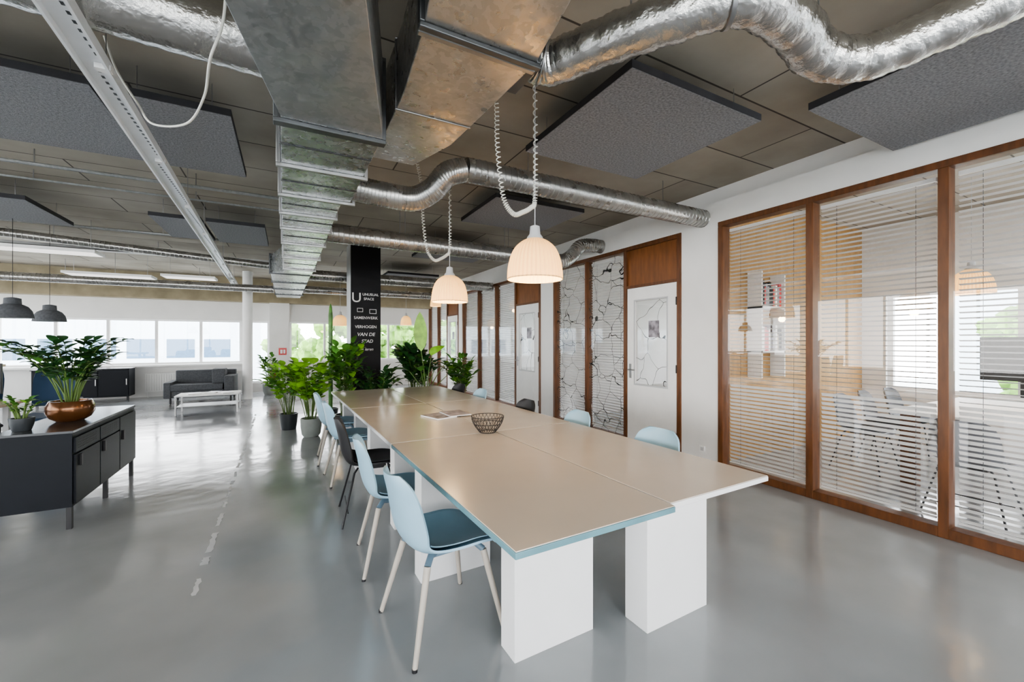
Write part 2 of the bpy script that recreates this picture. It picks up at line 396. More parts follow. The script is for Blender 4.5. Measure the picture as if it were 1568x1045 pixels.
window_frame('y', BY-.1, -8.8, -3.2, .5, 2.9, 5); window_frame('y', BY-.1, -2.9, 4.1, .5, 2.9, 6); window_frame('y', BY-.1, 4.6, 7.8, .6, 2.9, 3)
hO = [(-3.7, 2.9, .72, 2.15), (3.5, 6.2, .72, 2.45), (6.8, 10.7, .72, 2.45), (11.2, 13.7, .72, 2.45)]
wall_x('wall_offices_outer', OX, OX+.2, BY, FY, hO)
for h in hO: window_frame('x', OX+.1, h[0], h[1], h[2], h[3], max(2, int((h[1]-h[0])/1.1)))
def part(name, y, m):
    b = MB(); b.box(4.42, OX, y, y+.08, 0, H, m); b.obj(name, recenter=False)
part('wall_partition_plywood', 3.2, PLY); part('wall_partition_office', 6.55, WALLW); part('wall_partition_store', 10.88, WALLW)

# right (corridor) wall
FT = 2.78
groups = [(-2.4, 3.03), (3.53, 6.32), (6.76, 10.8), (11.1, 13.9)]
b = MB(); prev = BY
for g0, g1 in groups:
    b.box(WX, WX+.14, prev, g0, 0, FT, WALLW); prev = g1
b.box(WX, WX+.14, prev, FY, 0, FT, WALLW)
b.box(WX, WX+.14, BY, FY, FT, 3.02, WALLW); b.box(WX+.09, WX+.14, BY, FY, 3.02, H, WALLW)
b.obj('wall_right', recenter=False)
x0, x1 = WX-.015, WX+.11
tn = [0]
def frame(g0, g1, posts, doors, bottoms):
    b = MB(); 
    b.box(x0, x1, g0, g1, FT-.055, FT, WOOD)
    for p, w in posts: b.box(x0, x1, p-w/2, p+w/2, 0, FT-.055, WOOD)
    for y0, y1 in bottoms: b.box(x0+.004, x1, y0, y1, 0, .075, WOOD)
    tn[0] += 1; b.obj('trim_wood_frame_%d' % tn[0], bevel=.004, recenter=False)
frame(-2.4, 3.03, [(3.0, .06), (2.10, .06), (1.205, .06), (.305, .06), (-.595, .06), (-1.495, .06), (-2.37, .06)], [], [(-2.4, 3.03)])
frame(3.53, 6.32, [(3.56, .06), (4.49, .06), (5.38, .05), (6.29, .06)], [], [(4.49, 6.3)])
frame(6.76, 10.8, [(6.79, .06), (7.76, .06), (8.72, .05), (9.72, .05), (10.77, .06)], [], [(7.76, 10.8)])
frame(11.1, 13.9, [(11.13, .06), (12.05, .06), (12.95, .05), (13.87, .06)], [], [(12.05, 13.9)])
def pane(y0, y1, m, z0=.075, z1=FT-.055):
    wn[0] += 1; b = MB(); x = WX+.033
    b.quad((x, y0+.001, z0), (x, y1-.001, z0), (x, y1-.001, z1), (x, y0+.001, z1), m); b.obj('window_%d' % wn[0], recenter=False)
def blind(y0, y1, split=.98, zb=.12, zt=FT-.09, a_hi=18, a_lo=58, pitch=.041):
    b = MB(); x = WX+.075; w = .034
    b.box(x-.015, x+.015, y0, y1, zt-.03, zt, SLAT)
    z = zb+.02
    b.box(x-.01, x+.01, y0, y1, zb-.012, zb, SLAT)
    while z < zt-.04:
        a = radians(a_lo if z < split else a_hi)
        dx, dz = cos(a)*w/2, sin(a)*w/2
        b.add([(x-dx, y0, z+dz), (x+dx, y0, z-dz), (x+dx, y1, z-dz), (x-dx, y1, z+dz)], [(0, 1, 2, 3)], SLAT)
        z += pitch
    for yy in (y0+.12, y1-.12): b.cyl((x, yy, zb), (x, yy, zt-.03), .0016, DGREY, seg=5)
    b.obj('venetian_blind', recenter=False)
def bays(edges, m, **k):
    for a, c in edges:
        pane(a, c, m); blind(a+.03, c-.03, **k)
bays([(2.13, 2.97), (1.235, 2.07), (.335, 1.175), (-.565, .275), (-1.465, -.625), (-2.34, -1.525)], GLASS)
bays([(4.52, 5.355), (5.405, 6.26)], CRACK, split=1.1, a_hi=30)
bays([(7.79, 8.695), (8.745, 9.695), (9.745, 10.74)], GLASS, a_hi=25)
bays([(12.08, 12.925), (12.975, 13.84)], GLASS, a_hi=25)
dn = [0]
def door(y0, y1):
    dn[0] += 1
    b = MB(); xa, xb = WX-.005, WX+.04
    b.box(x0+.005, x1-.01, y0, y1, 2.19, 2.225, WOOD); b.box(WX+.02, WX+.05, y0, y1, 2.225, FT-.055, PANELW)
    tn[0] += 1; b.obj('trim_door_head_%d' % tn[0], recenter=False)
    b = MB(); L0, L1 = y0+.01, y1-.01; p0, p1, pz0, pz1 = L0+.15, L1-.15, .86, 2.0
    b.box(xa, xb, L0, L1, .01, pz0, WHITE); b.box(xa, xb, L0, L1, pz1, 2.185, WHITE)
    b.box(xa, xb, L0, p0, pz0, pz1, WHITE); b.box(xa, xb, p1, L1, pz0, pz1, WHITE)
    b.quad((xa+.02, p0, pz0), (xa+.02, p1, pz0), (xa+.02, p1, pz1), (xa+.02, p0, pz1), CRACKD)
    for (u0, u1, w0, w1) in ((p0-.02, p1+.02, pz0-.02, pz0), (p0-.02, p1+.02, pz1, pz1+.02), (p0-.02, p0, pz0, pz1), (p1, p1+.02, pz0, pz1)):
        b.box(xa-.008, xa, u0, u1, w0, w1, LGREY)
    b.box(xa+.014, xa+.017, p0+.14, p0+.32, 1.5, 1.72, PAPER)
    hy = L1-.06
    b.box(xa-.006, xa, hy-.02, hy+.02, .93, 1.13, ROD); b.tube([(xa, hy, 1.05), (xa-.05, hy, 1.05), (xa-.055, hy-.03, 1.05), (xa-.055, hy-.13, 1.05)], .009, ROD, 8)
    for hz in (.25, 1.1, 1.95): b.cyl((xa-.005, L0, hz-.05), (xa-.005, L0, hz+.05), .009, BLACK, seg=8)
    b.obj('door_%d' % dn[0], bevel=.003, recenter=False)
door(3.59, 4.46); door(6.82, 7.73); door(11.16, 12.02)
b = MB(); b.box(WX-.012, WX, 3.2, 3.27, .16, .23, WHITE); b.box(WX-.013, WX-.011, 3.215, 3.255, .175, .215, LGREY); b.obj('wall_socket', bevel=.003)
b = MB(); 
for y0, y1 in ((3.04, 3.52), (6.33, 6.75), (10.81, 11.09)): b.box(WX-.012, WX, y0, y1, 0, .07, WHITE)
b.obj('baseboard_right', recenter=False)

b = MB(); b.box(-.45, .05, FY-.25, FY-.001, 0, 2.54, WALLW); b.obj('wall_pier_far', recenter=False)
b = MB(); b.cyl((-.88, 12.4, 0), (-.88, 12.4, HW), .11, WHITE, seg=32); b.obj('round_column')
col = empty('chalkboard_column', (1.235, 8.05, 0))
b = MB(); b.box(-.255, .255, -.25, .25, 0, HW, BOARD)
b.box(-.262, -.255, -.257, .257, 0, HW, LGREY)
b.obj('shaft', bevel=.004, recenter=False, loc=(0,0,0), parent=col)
def chalk(txt, size, x, z, sh=0):
    c = bpy.data.curves.new('lettering', 'FONT'); c.body = txt; c.size = size; c.align_x = 'CENTER'; c.extrude = .0008; c.shear = sh; c.offset = .0005
    o = bpy.data.objects.new('lettering', c); bpy.context.scene.collection.objects.link(o); o.parent = col
    o.location = (x, -.253, z); o.rotation_euler = (pi/2, 0, 0); c.materials.append(CHALK)
chalk('U', .24, -.16, 2.14); chalk('UNUSUAL', .062, .08, 2.26); chalk('SPACE', .062, .05, 2.18)
chalk('SAMENWERK', .068, .0, 1.84); chalk('VERHOGEN', .07, 0, 1.68); chalk('VAN DE', .085, .0, 1.54, .2); chalk('STAD', .08, .02, 1.42, .2)
chalk('& leren', .07, .02, 1.28, .3)
b = MB()
for (cx, cz, w, h) in ((-.1, 2.0, .1, .07), (.12, 1.98, .12, .08)):
    for (a0, a1, c0, c1) in ((-w/2, w/2, -h/2, -h/2+.008), (-w/2, w/2, h/2-.008, h/2), (-w/2, -w/2+.008, -h/2, h/2), (w/2-.008, w/2, -h/2, h/2)):
        b.box(cx+a0, cx+a1, -.254, -.251, cz+c0, cz+c1, CHALK)
b.obj('chalk_boxes', recenter=False, loc=(0,0,0), parent=col)

# ------------------------------------------------------------------ floor line
b = MB(); y = 2.95
while y < 9.5:
    L = random.uniform(.1, .4); w = .015*random.uniform(.5, 1.4); xx = -.47-.012*(y-3)
    n = 8
    l = [(xx-w+random.uniform(-.009, .006), y+L*i/n, .0012) for i in range(n+1)]
    r = [(xx+w+random.uniform(-.006, .009), y+L*i/n, .0012) for i in range(n, -1, -1)]
    b.add(l+r, [tuple(range(2*n+2))[::-1]], WORN); y += L+random.uniform(.02, .18)
b.obj('trim_worn_floor_line', recenter=False)

# ------------------------------------------------------------------ work tables (2 x 3)
rot = radians(1.5)
TM = Matrix.Translation((.675, 1.23, 0)) @ Matrix.Rotation(rot, 4, 'Z')
def table(cx0, cx1, y0, y1, legs, edge):
    b = MB(); b.M = TM
    b.box(cx0, cx1, y0, y1, .712, .736, TEDGE if edge else LEGW)
    b.box(cx0+.002, cx1-.002, y0+.002, y1-.002, .7362, .741, TABLE)
    for (lx0, lx1, ly0, ly1) in legs: b.box(lx0, lx1, ly0, ly1, 0, .7115, LEGW)
    b.box(cx0+.15, cx1-.15, (y0+y1)/2-.02, (y0+y1)/2+.02, .60, .7115, LEGW)
    b.obj('work_table', bevel=.002)
W1 = .80
rows = [(0, 1.70), (1.715, 3.42), (3.435, 5.13)]
for i, (y0, y1) in enumerate(rows):
    if i == 0: legsL = [(.235, .69, .41, .54), (.06, .52, 1.22, 1.35)]
    else: legsL = [(.1, .55, y0+.3, y0+.43), (.1, .55, y1-.48, y1-.35)]
    table(0, W1-.003, y0, y1, legsL, i == 0)
    table(W1+.003, W1+.76, y0+(.03 if i == 0 else 0), y1, [(.9, 1.36, y0+.25, y0+.40), (.95, 1.38, y1-.5, y1-.36)], False)

# ------------------------------------------------------------------ chairs
def shell_grid():
    prof = [(.235,.418),(.215,.445),(.12,.447),(0,.438),(-.10,.437),(-.17,.458),(-.21,.52),(-.232,.60),(-.25,.70),(-.268,.775),(-.278,.82)]
    hw = [.17,.21,.228,.23,.228,.222,.215,.208,.196,.168,.10]
    rise = [.0,.012,.03,.04,.05,.05,.035,.02,.01,.005,.0]
    fwd = [0,0,0,0,0,.02,.055,.065,.06,.05,.03]
    V = [Vector((hw[i], rise[i], fwd[i])) for i in range(len(prof))]
    P = catmull([(0, p[0], p[1]) for p in prof], 4); Q = catmull(V, 4)
    G = []
    for p, q in zip(P, Q):
        row = []
        for j in range(13):
            s = -1+2*j/12; e = abs(s)**2.4
            row.append(Vector((q.x*s, p.y+q.z*e, p.z+q.y*e)))
        G.append(row)
    return G
def make_chair(name, shell, seat, legm, under, thin=False):
    b = MB(); G = shell_grid(); b.sheet(G, .011, shell)
    pg = [[Vector((v.x*.86, v.y*.97, v.z+.006)) for v in row] for row in G[4:20]]
    b.sheet(pg, .005, seat)
    b.box(-.11, .11, -.09, .11, .40, .43, under)
    for sx in (-1, 1):
        for sy in (-1, 1):
            top = (sx*.13, sy*.12+.01, .425); mid = (sx*.16, sy*.15+.01, .395); foot = (sx*.245, sy*.235, .0)
            if thin: b.tube([top, mid, foot], .008, legm, 8)
            else:
                b.tube([(sx*.09, sy*.08+.01, .41), top, mid], .016, under, 10)
                b.tube([mid, foot], .017, legm, 12, rf=lambda t, i: .0165-.005*t)
                b.cyl((foot[0], foot[1], 0), (foot[0]*.998, foot[1]*.998, .012), .0125, BLACK, seg=10)
    if thin:
        b.tube([(-.2, .19, .1), (.2, .19, .1)], .005, legm, 6)
        b.tube([(-.2, -.19, .1), (.2, -.19, .1)], .005, legm, 6)
    return b.obj(name, smooth=50, loc=(0,0,0))
SLATE = mat('chair_bracket_slate', (.12, .18, .23), .5)
c0 = make_chair('shell_chair', BLUE, BLUE_SHADED, LEGC, SLATE)
c0.location = (.70, 2.08, 0); c0.rotation_euler.z = -pi/2+.10
dup(c0, 'shell_chair', (.66, 2.87, 0), -pi/2-.08)
dup(c0, 'shell_chair', (.60, 4.72, 0), -pi/2+.05); dup(c0, 'shell_chair', (.56, 5.55, 0), -pi/2-.05)
dup(c0, 'shell_chair', (2.10, 2.12, 0), pi/2+.03); dup(c0, 'shell_chair', (2.07, 3.02, 0), pi/2-.05)
dup(c0, 'shell_chair', (2.0, 5.0, 0), pi/2)
ck = make_chair('black_chair', BLACK, BLACK, BLACK, BLACK, True)
ck.location = (.62, 3.68, 0); ck.rotation_euler.z = -pi/2-.06
dup(ck, 'black_chair', (2.02, 3.85, 0), pi/2); dup(ck, 'black_chair', (2.0, 5.75, 0), pi/2+.1)

# ------------------------------------------------------------------ on the table
b = MB(); cx, cy, z0 = 1.37, 2.95, .742
ri = [(.062, 0.003), (.085, .03), (.108, .065), (.122, .10), (.127, .125)]
def rr(t): 
    p = catmull([(r, z, 0) for r, z in ri], 4); i = min(len(p)-1, int(t*(len(p)-1))); return p[i]
for k in range(26):
    for sgn in (1, -1):
        pts = []
        for i in range(9):
            t = i/8; q = rr(t); a = 2*pi*k/26+sgn*t*.55
            pts.append((cx+q.x*cos(a), cy+q.x*sin(a), z0+q.y))
        b.tube(pts, .0016, BLACK, 5)
for r, z in ((.127, .125), (.062, .003), (.11, .07)):
    b.tube([(cx+r*cos(2*pi*k/32), cy+r*sin(2*pi*k/32), z0+z) for k in range(33)], .0028, BLACK, 6, caps=False)
b.obj('wire_bowl')
b = MB(); b.M = Matrix.Translation((1.33, 3.78, .742)) @ Matrix.Rotation(.3, 4, 'Z')
b.box(-.19, .02, -.13, .15, 0, .012, PAPERW, top=PAPER); b.M = b.M @ Matrix.Rotation(-.25, 4, 'Z'); b.box(-.02, .19, -.14, .14, .0125, .02, PAPERW, top=PAPER)
b.obj('magazines')

# ------------------------------------------------------------------ ducts
def loft(b, secs, m):
    vs = []
    for (y, xa, xb, za, zb) in secs: vs += [(xa, y, za), (xb, y, za), (xb, y, zb), (xa, y, zb)]
    fs = []
    for i in range(len(secs)-1):
        o = i*4
        for k in range(4): fs.append((o+k, o+(k+1) % 4, o+4+(k+1) % 4, o+4+k))
    fs += [(3, 2, 1, 0), tuple(len(vs)-4+k for k in range(4))]
    b.add(vs, fs, m)
def flange(b, y, xa, xb, za, zb, e=.022, t=.028, m=FLANGE):
    b.box(xa-e, xb+e, y-t/2, y+t/2, za-e, za, m); b.box(xa-e, xb+e, y-t/2, y+t/2, zb, zb+e, m)
    b.box(xa-e, xa, y-t/2, y+t/2, za, zb, m); b.box(xb, xb+e, y-t/2, y+t/2, za, zb, m)
b = MB()
near = [(-1.2, -1.0, -.55, 2.62, 3.1), (.6, -.40, .02, 2.56, 3.06), (2.33, -.03, .455, 2.55, 2.98)]
loft(b, near, GALV)
ys = [2.37, 2.95, 3.55, 4.05, 4.6, 5.3, 6.2, 7.2]
loft(b, [(2.33, -.03, .455, 2.55, 2.98), (3.55, -.035, .44, 2.55, 2.98), (3.6, -.04, .38, 2.55, 2.98), (7.6, -.045, .36, 2.55, 2.98)], GALVS)
loft(b, [(7.6, -.045, .36, 2.55, 2.98), (8.1, -.25, .36, 2.6, 2.9), (12.6, -.25, .30, 2.6, 2.9)], GALVS)
for y in ys: flange(b, y, -.04, .455 if y < 3.56 else .375, 2.55, 2.98, m=FLANGE if y < 2.5 else ROD, t=.05 if y < 2.5 else .03)
for y in (2.65, 3.25, 3.8, 4.3, 4.95, 5.75, 6.7): flange(b, y, -.036, .445 if y < 3.56 else .37, 2.55, 2.98, e=.005, t=.012, m=FLANGE)
for y in (8.1, 9.3, 10.5, 11.7): flange(b, y, -.25, .33, 2.6, 2.9)
for y, xx in ((2.9, .1), (4.9, .1), (6.9, .1), (9.0, 0), (11, 0)):
    for q in (-.03, .30):
        b.cyl((q, y, 2.9), (q, y, HW), .006, ROD, seg=6)
b.obj('rectangular_air_duct', bevel=.004, recenter=False)
b = MB()
loft(b, [(-.6, .30, .80, 2.8, 3.12), (1.1, .40, .90, 2.72, 3.08), (1.56, .46, .955, 2.66, 3.02), (2.06, .50, .92, 2.66, 3.02), (2.45, .50, .89, 2.66, 3.02), (3.0, .50, .80, 2.72, 3.02)], GALVW)
flange(b, 1.56, .46, .955, 2.66, 3.02, m=FLANGE); flange(b, 1.60, .46, .955, 2.66, 3.02, e=.015, m=ROD)
flange(b, 2.2, .50, .905, 2.66, 3.02, e=.008, t=.015, m=ROD)
b.box(.955, 1.02, 1.62, 1.86, 2.70, 2.94, FLANGE)
b.obj('branch_air_duct', bevel=.004, recenter=False)
P = catmull([(1.02, 1.74, 2.82), (1.13, 1.70, 2.80), (1.25, 1.48, 2.80), (1.38, 1.22, 2.78), (1.58, 1.02, 2.80), (1.88, 1.0, 2.80), (2.14, 1.02, 2.76), (2.36, .92, 2.76), (2.52, .68, 2.82), (2.68, .40, 2.88), (2.9, .05, 2.9), (3.2, -.6, 2.9), (3.4, -1.6, 2.9)], 16)
b = MB(); b.tube(P, .1, FOIL, 28, rf=lambda t, i: .094+.0035*(i % 2)+.003*sin(i*.9))
for i in (10, 60): b.tube([P[i], P[i+1]], .102, ROD, 28)
for p in (P[40], P[96], P[130]): b.tube([(p.x, p.y, HW), (p.x, p.y, p.z+.09)], .004, ROD, 6)
b.obj('flexible_foil_duct')
def spiral(name, pts, r, n=8, m=SPIR, straps=(), step=.055):
    b = MB(); C = catmull(pts, n) if n > 1 else [Vector(p) for p in pts]
    out = [C[0]]
    for a, c in zip(C[:-1], C[1:]):
        L = (c-a).length; k = max(1, int(L/step))
        for i in range(1, k+1): out.append(a+(c-a)*(i/k))
    PP = []; R = []
    for i, p in enumerate(out[:-1]):
        q = out[i+1]
        PP += [p, p+(q-p)*.8, p+(q-p)*.87, p+(q-p)*.93]; R += [r, r, r+.0035, r+.0035]
    PP.append(out[-1]); R.append(r)
    b.tube(PP, r, m, 24, rf=lambda t, i: R[i])
    for p in straps:
        p = Vector(p); b.cyl(p+Vector((0, 0, r)), (p.x, p.y, HW), .004, ROD, seg=6)
    return b.obj(name, smooth=40)
spiral('spiral_duct', [(1.30, 3.23, 2.87), (4.255, 3.23, 2.87)], .098, 1, straps=[(1.9, 3.23, 2.87), (3.6, 3.23, 2.87)])
spiral('duct_elbow', [(.46, 3.50, 2.66), (.68, 3.48, 2.64), (.92, 3.44, 2.63), (1.06, 3.36, 2.70), (1.16, 3.27, 2.82), (1.30, 3.23, 2.87)], .098, 8, SPIR, step=.04)
spiral('spiral_duct', [(.40, 5.1, 2.66), (3.3, 5.05, 2.62)], .10, 1, straps=[(1.2, 5.1, 2.62), (2.6, 5.05, 2.62)])
spiral('duct_elbow', [(3.3, 5.05, 2.62), (3.55, 5.05, 2.62), (3.72, 5.04, 2.72), (3.85, 5.03, 2.86), (4.05, 5.02, 2.9), (4.255, 5.02, 2.9)], .10, 6, step=.05)
spiral('spiral_duct', [(.39, 5.65, 2.86), (4.25, 5.7, 2.82)], .06, 1, straps=[(1.4, 5.65, 2.85), (3, 5.7, 2.85)])
spiral('spiral_duct', [(.33, 8.9, 2.72), (4.25, 8.9, 2.72)], .10, 1, straps=[(1.6, 8.9, 2.72)])
spiral('spiral_duct', [(.33, 11.3, 2.7), (4.25, 11.3, 2.7)], .09, 1, straps=[(1.6, 11.3, 2.7)])
spiral('spiral_duct', [(-8.5, 11.0, 2.63), (-.27, 11.0, 2.63)], .08, 1, straps=[(-6, 11, 2.63), (-3, 11, 2.63)])
spiral('spiral_duct', [(-4.6, 8.25, 3.0), (-.27, 9.0, 2.85)], .06, 1, straps=[(-3, 8.53, 2.95)])
b = MB(); PP = [(-.06, 2.46, 2.94), (-1.6, 2.38, 2.94), (-4.5, 2.3, 2.94)]
P = catmull(PP, 30); b.tube(P, .14, FOIL, 28, rf=lambda t, i: .14+.003*(i % 2))
for x in (-1.5, -3.5): b.cyl((x, 2.37, 3.08), (x, 2.37, HW), .005, ROD, seg=6)
b.obj('foil_wrapped_duct')
b = MB()
for k in range(7):
    o = k*.008
    b.tube(catmull([(.14+o, -.5, 3.15), (.22+o, .8, 3.1+o*.3), (.30+o, 1.35, 3.08-.012*k), (.36, 1.75, 3.06), (.40, 2.3, 3.08), (.6, 3.4, 3.1)], 8), .007, BLACK, 6)
for k in range(4):
    b.tube([(.33+.06*cos(2*pi*i/24), 1.55+.03*k*.3+.1*sin(2*pi*i/24), 2.86+.016*k+.02*sin(i)) for i in range(25)], .006, BLACK if k % 2 else DGREY, 6)
b.obj('cable_bundle')
# ------------------------------------------------------------------ acoustic panels
def panel(xa, xb, ya, yb, z=2.95, m=FELT):
    b = MB(); b.box(xa, xb, ya, yb, z, z+.045, FELTD); b.box(xa+.002, xb-.002, ya+.002, yb-.002, z-.004, z-.0005, m)
    for x in (xa+.12, xb-.12):
        for y in (ya+.12, yb-.12): b.cyl((x, y, z+.045), (x, y, HW), .003, ROD, seg=5)
    b.obj('acoustic_ceiling_panel', bevel=.002)
panel(1.66, 2.84, 1.70, 2.86); panel(2.98, 4.2, .2, 1.48); panel(1.95, 3.12, 3.98, 5.0, 2.98)
panel(1.95, 3.12, 6.3, 7.4); panel(1.95, 3.12, 9.4, 10.6)
panel(-2.25, -1.02, 3.32, 4.5); panel(-.96, -.33, 3.34, 4.52)
panel(-3.65, -2.45, 6.35, 7.5); panel(-1.46, -.95, 6.42, 7.6); panel(-.9, -.26, 6.42, 7.65)
def lum(xa, xb, ya, yb, z=2.62):
    b = MB(); b.box(xa, xb, ya, yb, z, z+.04, WHITE); b.quad((xa+.02, ya+.02, z-.001), (xa+.02, yb-.02, z-.001), (xb-.02, yb-.02, z-.001), (xb-.02, ya+.02, z-.001), LED)
    for x in (xa+.1, xb-.1): b.cyl((x, (ya+yb)/2, z+.04), (x, (ya+yb)/2, HW), .003, ROD, seg=5)
    b.obj('suspended_light_panel')
lum(-3.6, -2.4, 8.0, 8.4, 2.7); lum(-3.4, -2.2, 9.9, 10.3); lum(-2.0, -1.2, 9.55, 9.95); lum(-5.6, -4.4, 7.6, 8.0); lum(-6.0, -4.8, 10.2, 10.6)
# cable rail
rail = MB(); xa0, y0r, xa1, y1r = -.74, .3, -1.08, 11.8
def rx(y): return xa0+(xa1-xa0)*(y-y0r)/(y1r-y0r)
RAILM = mat('rail_white_steel', (.78, .80, .82), .35, var=.05)
w = .058
for (da, db, za, zb, m) in ((-w, w, 2.775, 2.80, RAILM), (-w, -w+.012, 2.745, 2.775, RAILM), (w-.012, w, 2.745, 2.775, RAILM)):
    vs = []
    for y in (y0r, y1r):
        vs += [(rx(y)+da, y, za), (rx(y)+db, y, za), (rx(y)+db, y, zb), (rx(y)+da, y, zb)]
    rail.add(vs, [(0, 1, 5, 4), (1, 2, 6, 5), (2, 3, 7, 6), (3, 0, 4, 7), (3, 2, 1, 0), (4, 5, 6, 7)], m)
y = y0r+.05
while y < y1r-.15:
    rail.cyl((rx(y), y+.1, 2.8), (rx(y), y+.1, HW), .003, ROD, seg=5)
    rail.box(rx(y)-.03, rx(y)+.03, y+1.13, y+1.17, 2.75, 2.774, WHITE)
    for q in range(20): rail.box(rx(y)-.006, rx(y)+.006, y+q*.055, y+q*.055+.022, 2.773, 2.7749, FLANGE)
    y += 1.2
rail.obj('cable_rail', recenter=False)
b = MB(); b.tube(catmull([(-.92, 3.2, 3.19), (-.86, 3.18, 3.0), (-.76, 3.14, 2.82), (-.677, 3.07, 2.69), (-.49, 2.88, 2.65), (-.37, 2.59, 2.68), (-.30, 2.26, 2.70), (-.24, 2.17, 2.85), (-.22, 2.1, 3.19)], 10), .006, CABLE, 8); b.obj('hanging_power_cable')
b = MB()
for (p, q, r) in (((-4, 5.4, 3.06), (-.05, 5.4, 3.06), .018), ((-4.5, 6.05, 3.1), (-.05, 6.05, 3.1), .012), ((-7, 8.0, 3.05), (-.3, 8.0, 3.05), .02), ((-8, 12.3, 2.75), (-.3, 12.3, 2.75), .025)):
    b.cyl(p, q, r, GALV, seg=10)
    for t in (.2, .5, .8):
        c = Vector(p).lerp(Vector(q), t); b.cyl(c, (c.x, c.y, HW), .005, ROD, seg=6)
b.obj('ceiling_conduits')
b = MB(); b.box(-8, -.3, 9.35, 9.5, 2.96, 2.97, ROD); b.box(-8, -.3, 9.35, 9.355, 2.96, 3.01, ROD); b.box(-8, -.3, 9.495, 9.5, 2.96, 3.01, ROD)
for x in (-6, -4, -2): b.cyl((x, 9.42, 2.96), (x, 9.42, HW), .005, ROD, seg=6)
b.obj('cable_tray')

# ------------------------------------------------------------------ pendants
def coil(b, pts, r, turns, wr, m):
    C = catmull(pts, 40); n = len(C); out = []
    N = turns*12
    for i in range(N+1):
        t = i/N*(n-1); k = min(n-2, int(t)); p = C[k].lerp(C[k+1], t-k); T = (C[min(k+2, n-1)]-C[k]).normalized()
        a = Vector((0, 1, 0)); B = T.cross(a).normalized(); A = B.cross(T)
        th = 2*pi*turns*i/N; out.append(p+(A*cos(th)+B*sin(th))*r)
    b.tube(out, wr, m, 5)
def ribbed_pendant(name, x, y, zb, w=.354, h=.26, loop=True, power=14, sc=1.0):
    e = empty(name, (x, y, zb))
    b = MB(); R = w/2
    prof = [(R, 0), (R*.99, h*.15), (R*.955, h*.35), (R*.87, h*.58), (R*.72, h*.78), (R*.5, h*.92), (R*.28, h)]
    b.lathe([(p.x, p.y) for p in catmull([(r, z, 0) for r, z in prof], 3)], (0, 0, 0), SHADE, 240, .02, 40)
    b.tube([(R*cos(2*pi*k/48), R*sin(2*pi*k/48), 0) for k in range(49)], .004, SHADE, 6, caps=False)
    b.obj('shade', recenter=False, loc=(0, 0, 0), parent=e, smooth=60)
    b = MB(); b.lathe([(R*.30, h-.005), (R*.29, h+.01), (R*.2, h+.03), (R*.17, h+.08), (.006, h+.09)], (0, 0, 0), LGREY, 24)
    L = HW-zb
    b.cyl((0, 0, h+.08), (0, 0, L), .0035, LGREY, seg=6)
    b.obj('holder', recenter=False, loc=(0, 0, 0), parent=e)
    b = MB(); prof = [(.001, .06), (.03, .068), (.05, .10), (.05, .13), (.03, .17), (.018, .2), (.018, h)]
    b.lathe(prof, (0, 0, 0), BULB, 20); b.obj('bulb', recenter=False, loc=(0, 0, 0), parent=e)
    b = MB()
    if loop:
        coil(b, [(0, 0, L-.02), (.004, 0, L*.6), (0, 0, L*.38), (-.03, .0, L*.34), (-.09, 0, .42), (-.16, 0, .40), (-.23, 0, .5), (-.27, 0, .8), (-.28, 0, 1.08), (-.33, 0, L-.03)], .013, 95, .0032, CABLE)
        b.obj('spiral_flex', recenter=False, loc=(0, 0, 0), parent=e)
    l = bpy.data.lights.new('pendant_bulb_light', 'POINT'); l.energy = power; l.color = (1, .68, .36); l.shadow_soft_size = .05
    lo = bpy.data.objects.new('bulb_light', l); bpy.context.scene.collection.objects.link(lo); lo.parent = e; lo.location = (0, 0, -.03)
ribbed_pendant('pendant_lamp', 1.41, 2.31, 1.85, power=20)
ribbed_pendant('pendant_lamp', 1.42, 3.95, 1.84, power=20)
ribbed_pendant('pendant_lamp', 1.15, 11.1, 1.83, loop=False, power=5)
ribbed_pendant('pendant_lamp', 2.95, 11.8, 1.9, loop=False, w=.3, power=5)
ribbed_pendant('pendant_lamp', 3.2, 9.9, 2.3, loop=False, w=.26, power=5)
ribbed_pendant('pendant_lamp', 6.4, 1.6, 1.95, loop=False, power=14)
ribbed_pendant('pendant_lamp', 6.4, .6, 1.95, loop=False, power=14)
def dark_pendant(x, y, zb):
    b = MB(); R = .18
    b.lathe([(R, 0), (R*.98, .03), (R*.9, .09), (R*.72, .14), (R*.5, .165), (R*.42, .17), (R*.40, .24), (R*.2, .25), (.004, .255)], (x, y, zb), DGREY, 32)
    b.lathe([(R*.97, 0.002), (R*.86, .09), (R*.4, .15), (.002, .155)], (x, y, zb), LGREY, 32)
    b.cyl((x, y, zb+.25), (x, y, HW), .003, BLACK, seg=6); b.obj('dome_pendant_lamp')
dark_pendant(-2.95, 7.37, 1.73); dark_pendant(-3.12, 8.75, 1.74)

# ------------------------------------------------------------------ sideboard
b = MB(); X1, X0, Y0, Y1 = -1.46, -1.90, 4.44, 5.92
b.box(X0, X1, Y0, Y1, .17, .74, NAVY); b.box(X0-.005, X1+.008, Y0-.008, Y1+.008, .7405, .758, CTOP)
for (x, y) in ((X1-.02, Y0+.02), (X1-.02, Y1-.02), (X0+.02, Y0+.02), (X0+.02, Y1-.02), (X1-.02, (Y0+Y1)/2)): b.box(x-.016, x+.016, y-.016, y+.016, 0, .1695, BLACK)
n = 3; step = (Y1-Y0-.02)/n
for i in range(n):
    a = Y0+.01+i*step+.008; c = a+step-.016
    b.box(X1, X1+.016, a, c, .19, .57 if i != 2 else .70, NAVY)
    if i != 2:
        b.box(X1, X1+.016, a, c, .585, .70, NAVY)
        for q in range(14):
            for r in range(4): b.box(X1+.016, X1+.0175, a+.05+q*(step-.12)/14, a+.065+q*(step-.12)/14, .61+r*.02, .617+r*.02, BLACK)
    b.box(X1+.016, X1+.03, a+.06, a+.085, .47, .56, BLACK)
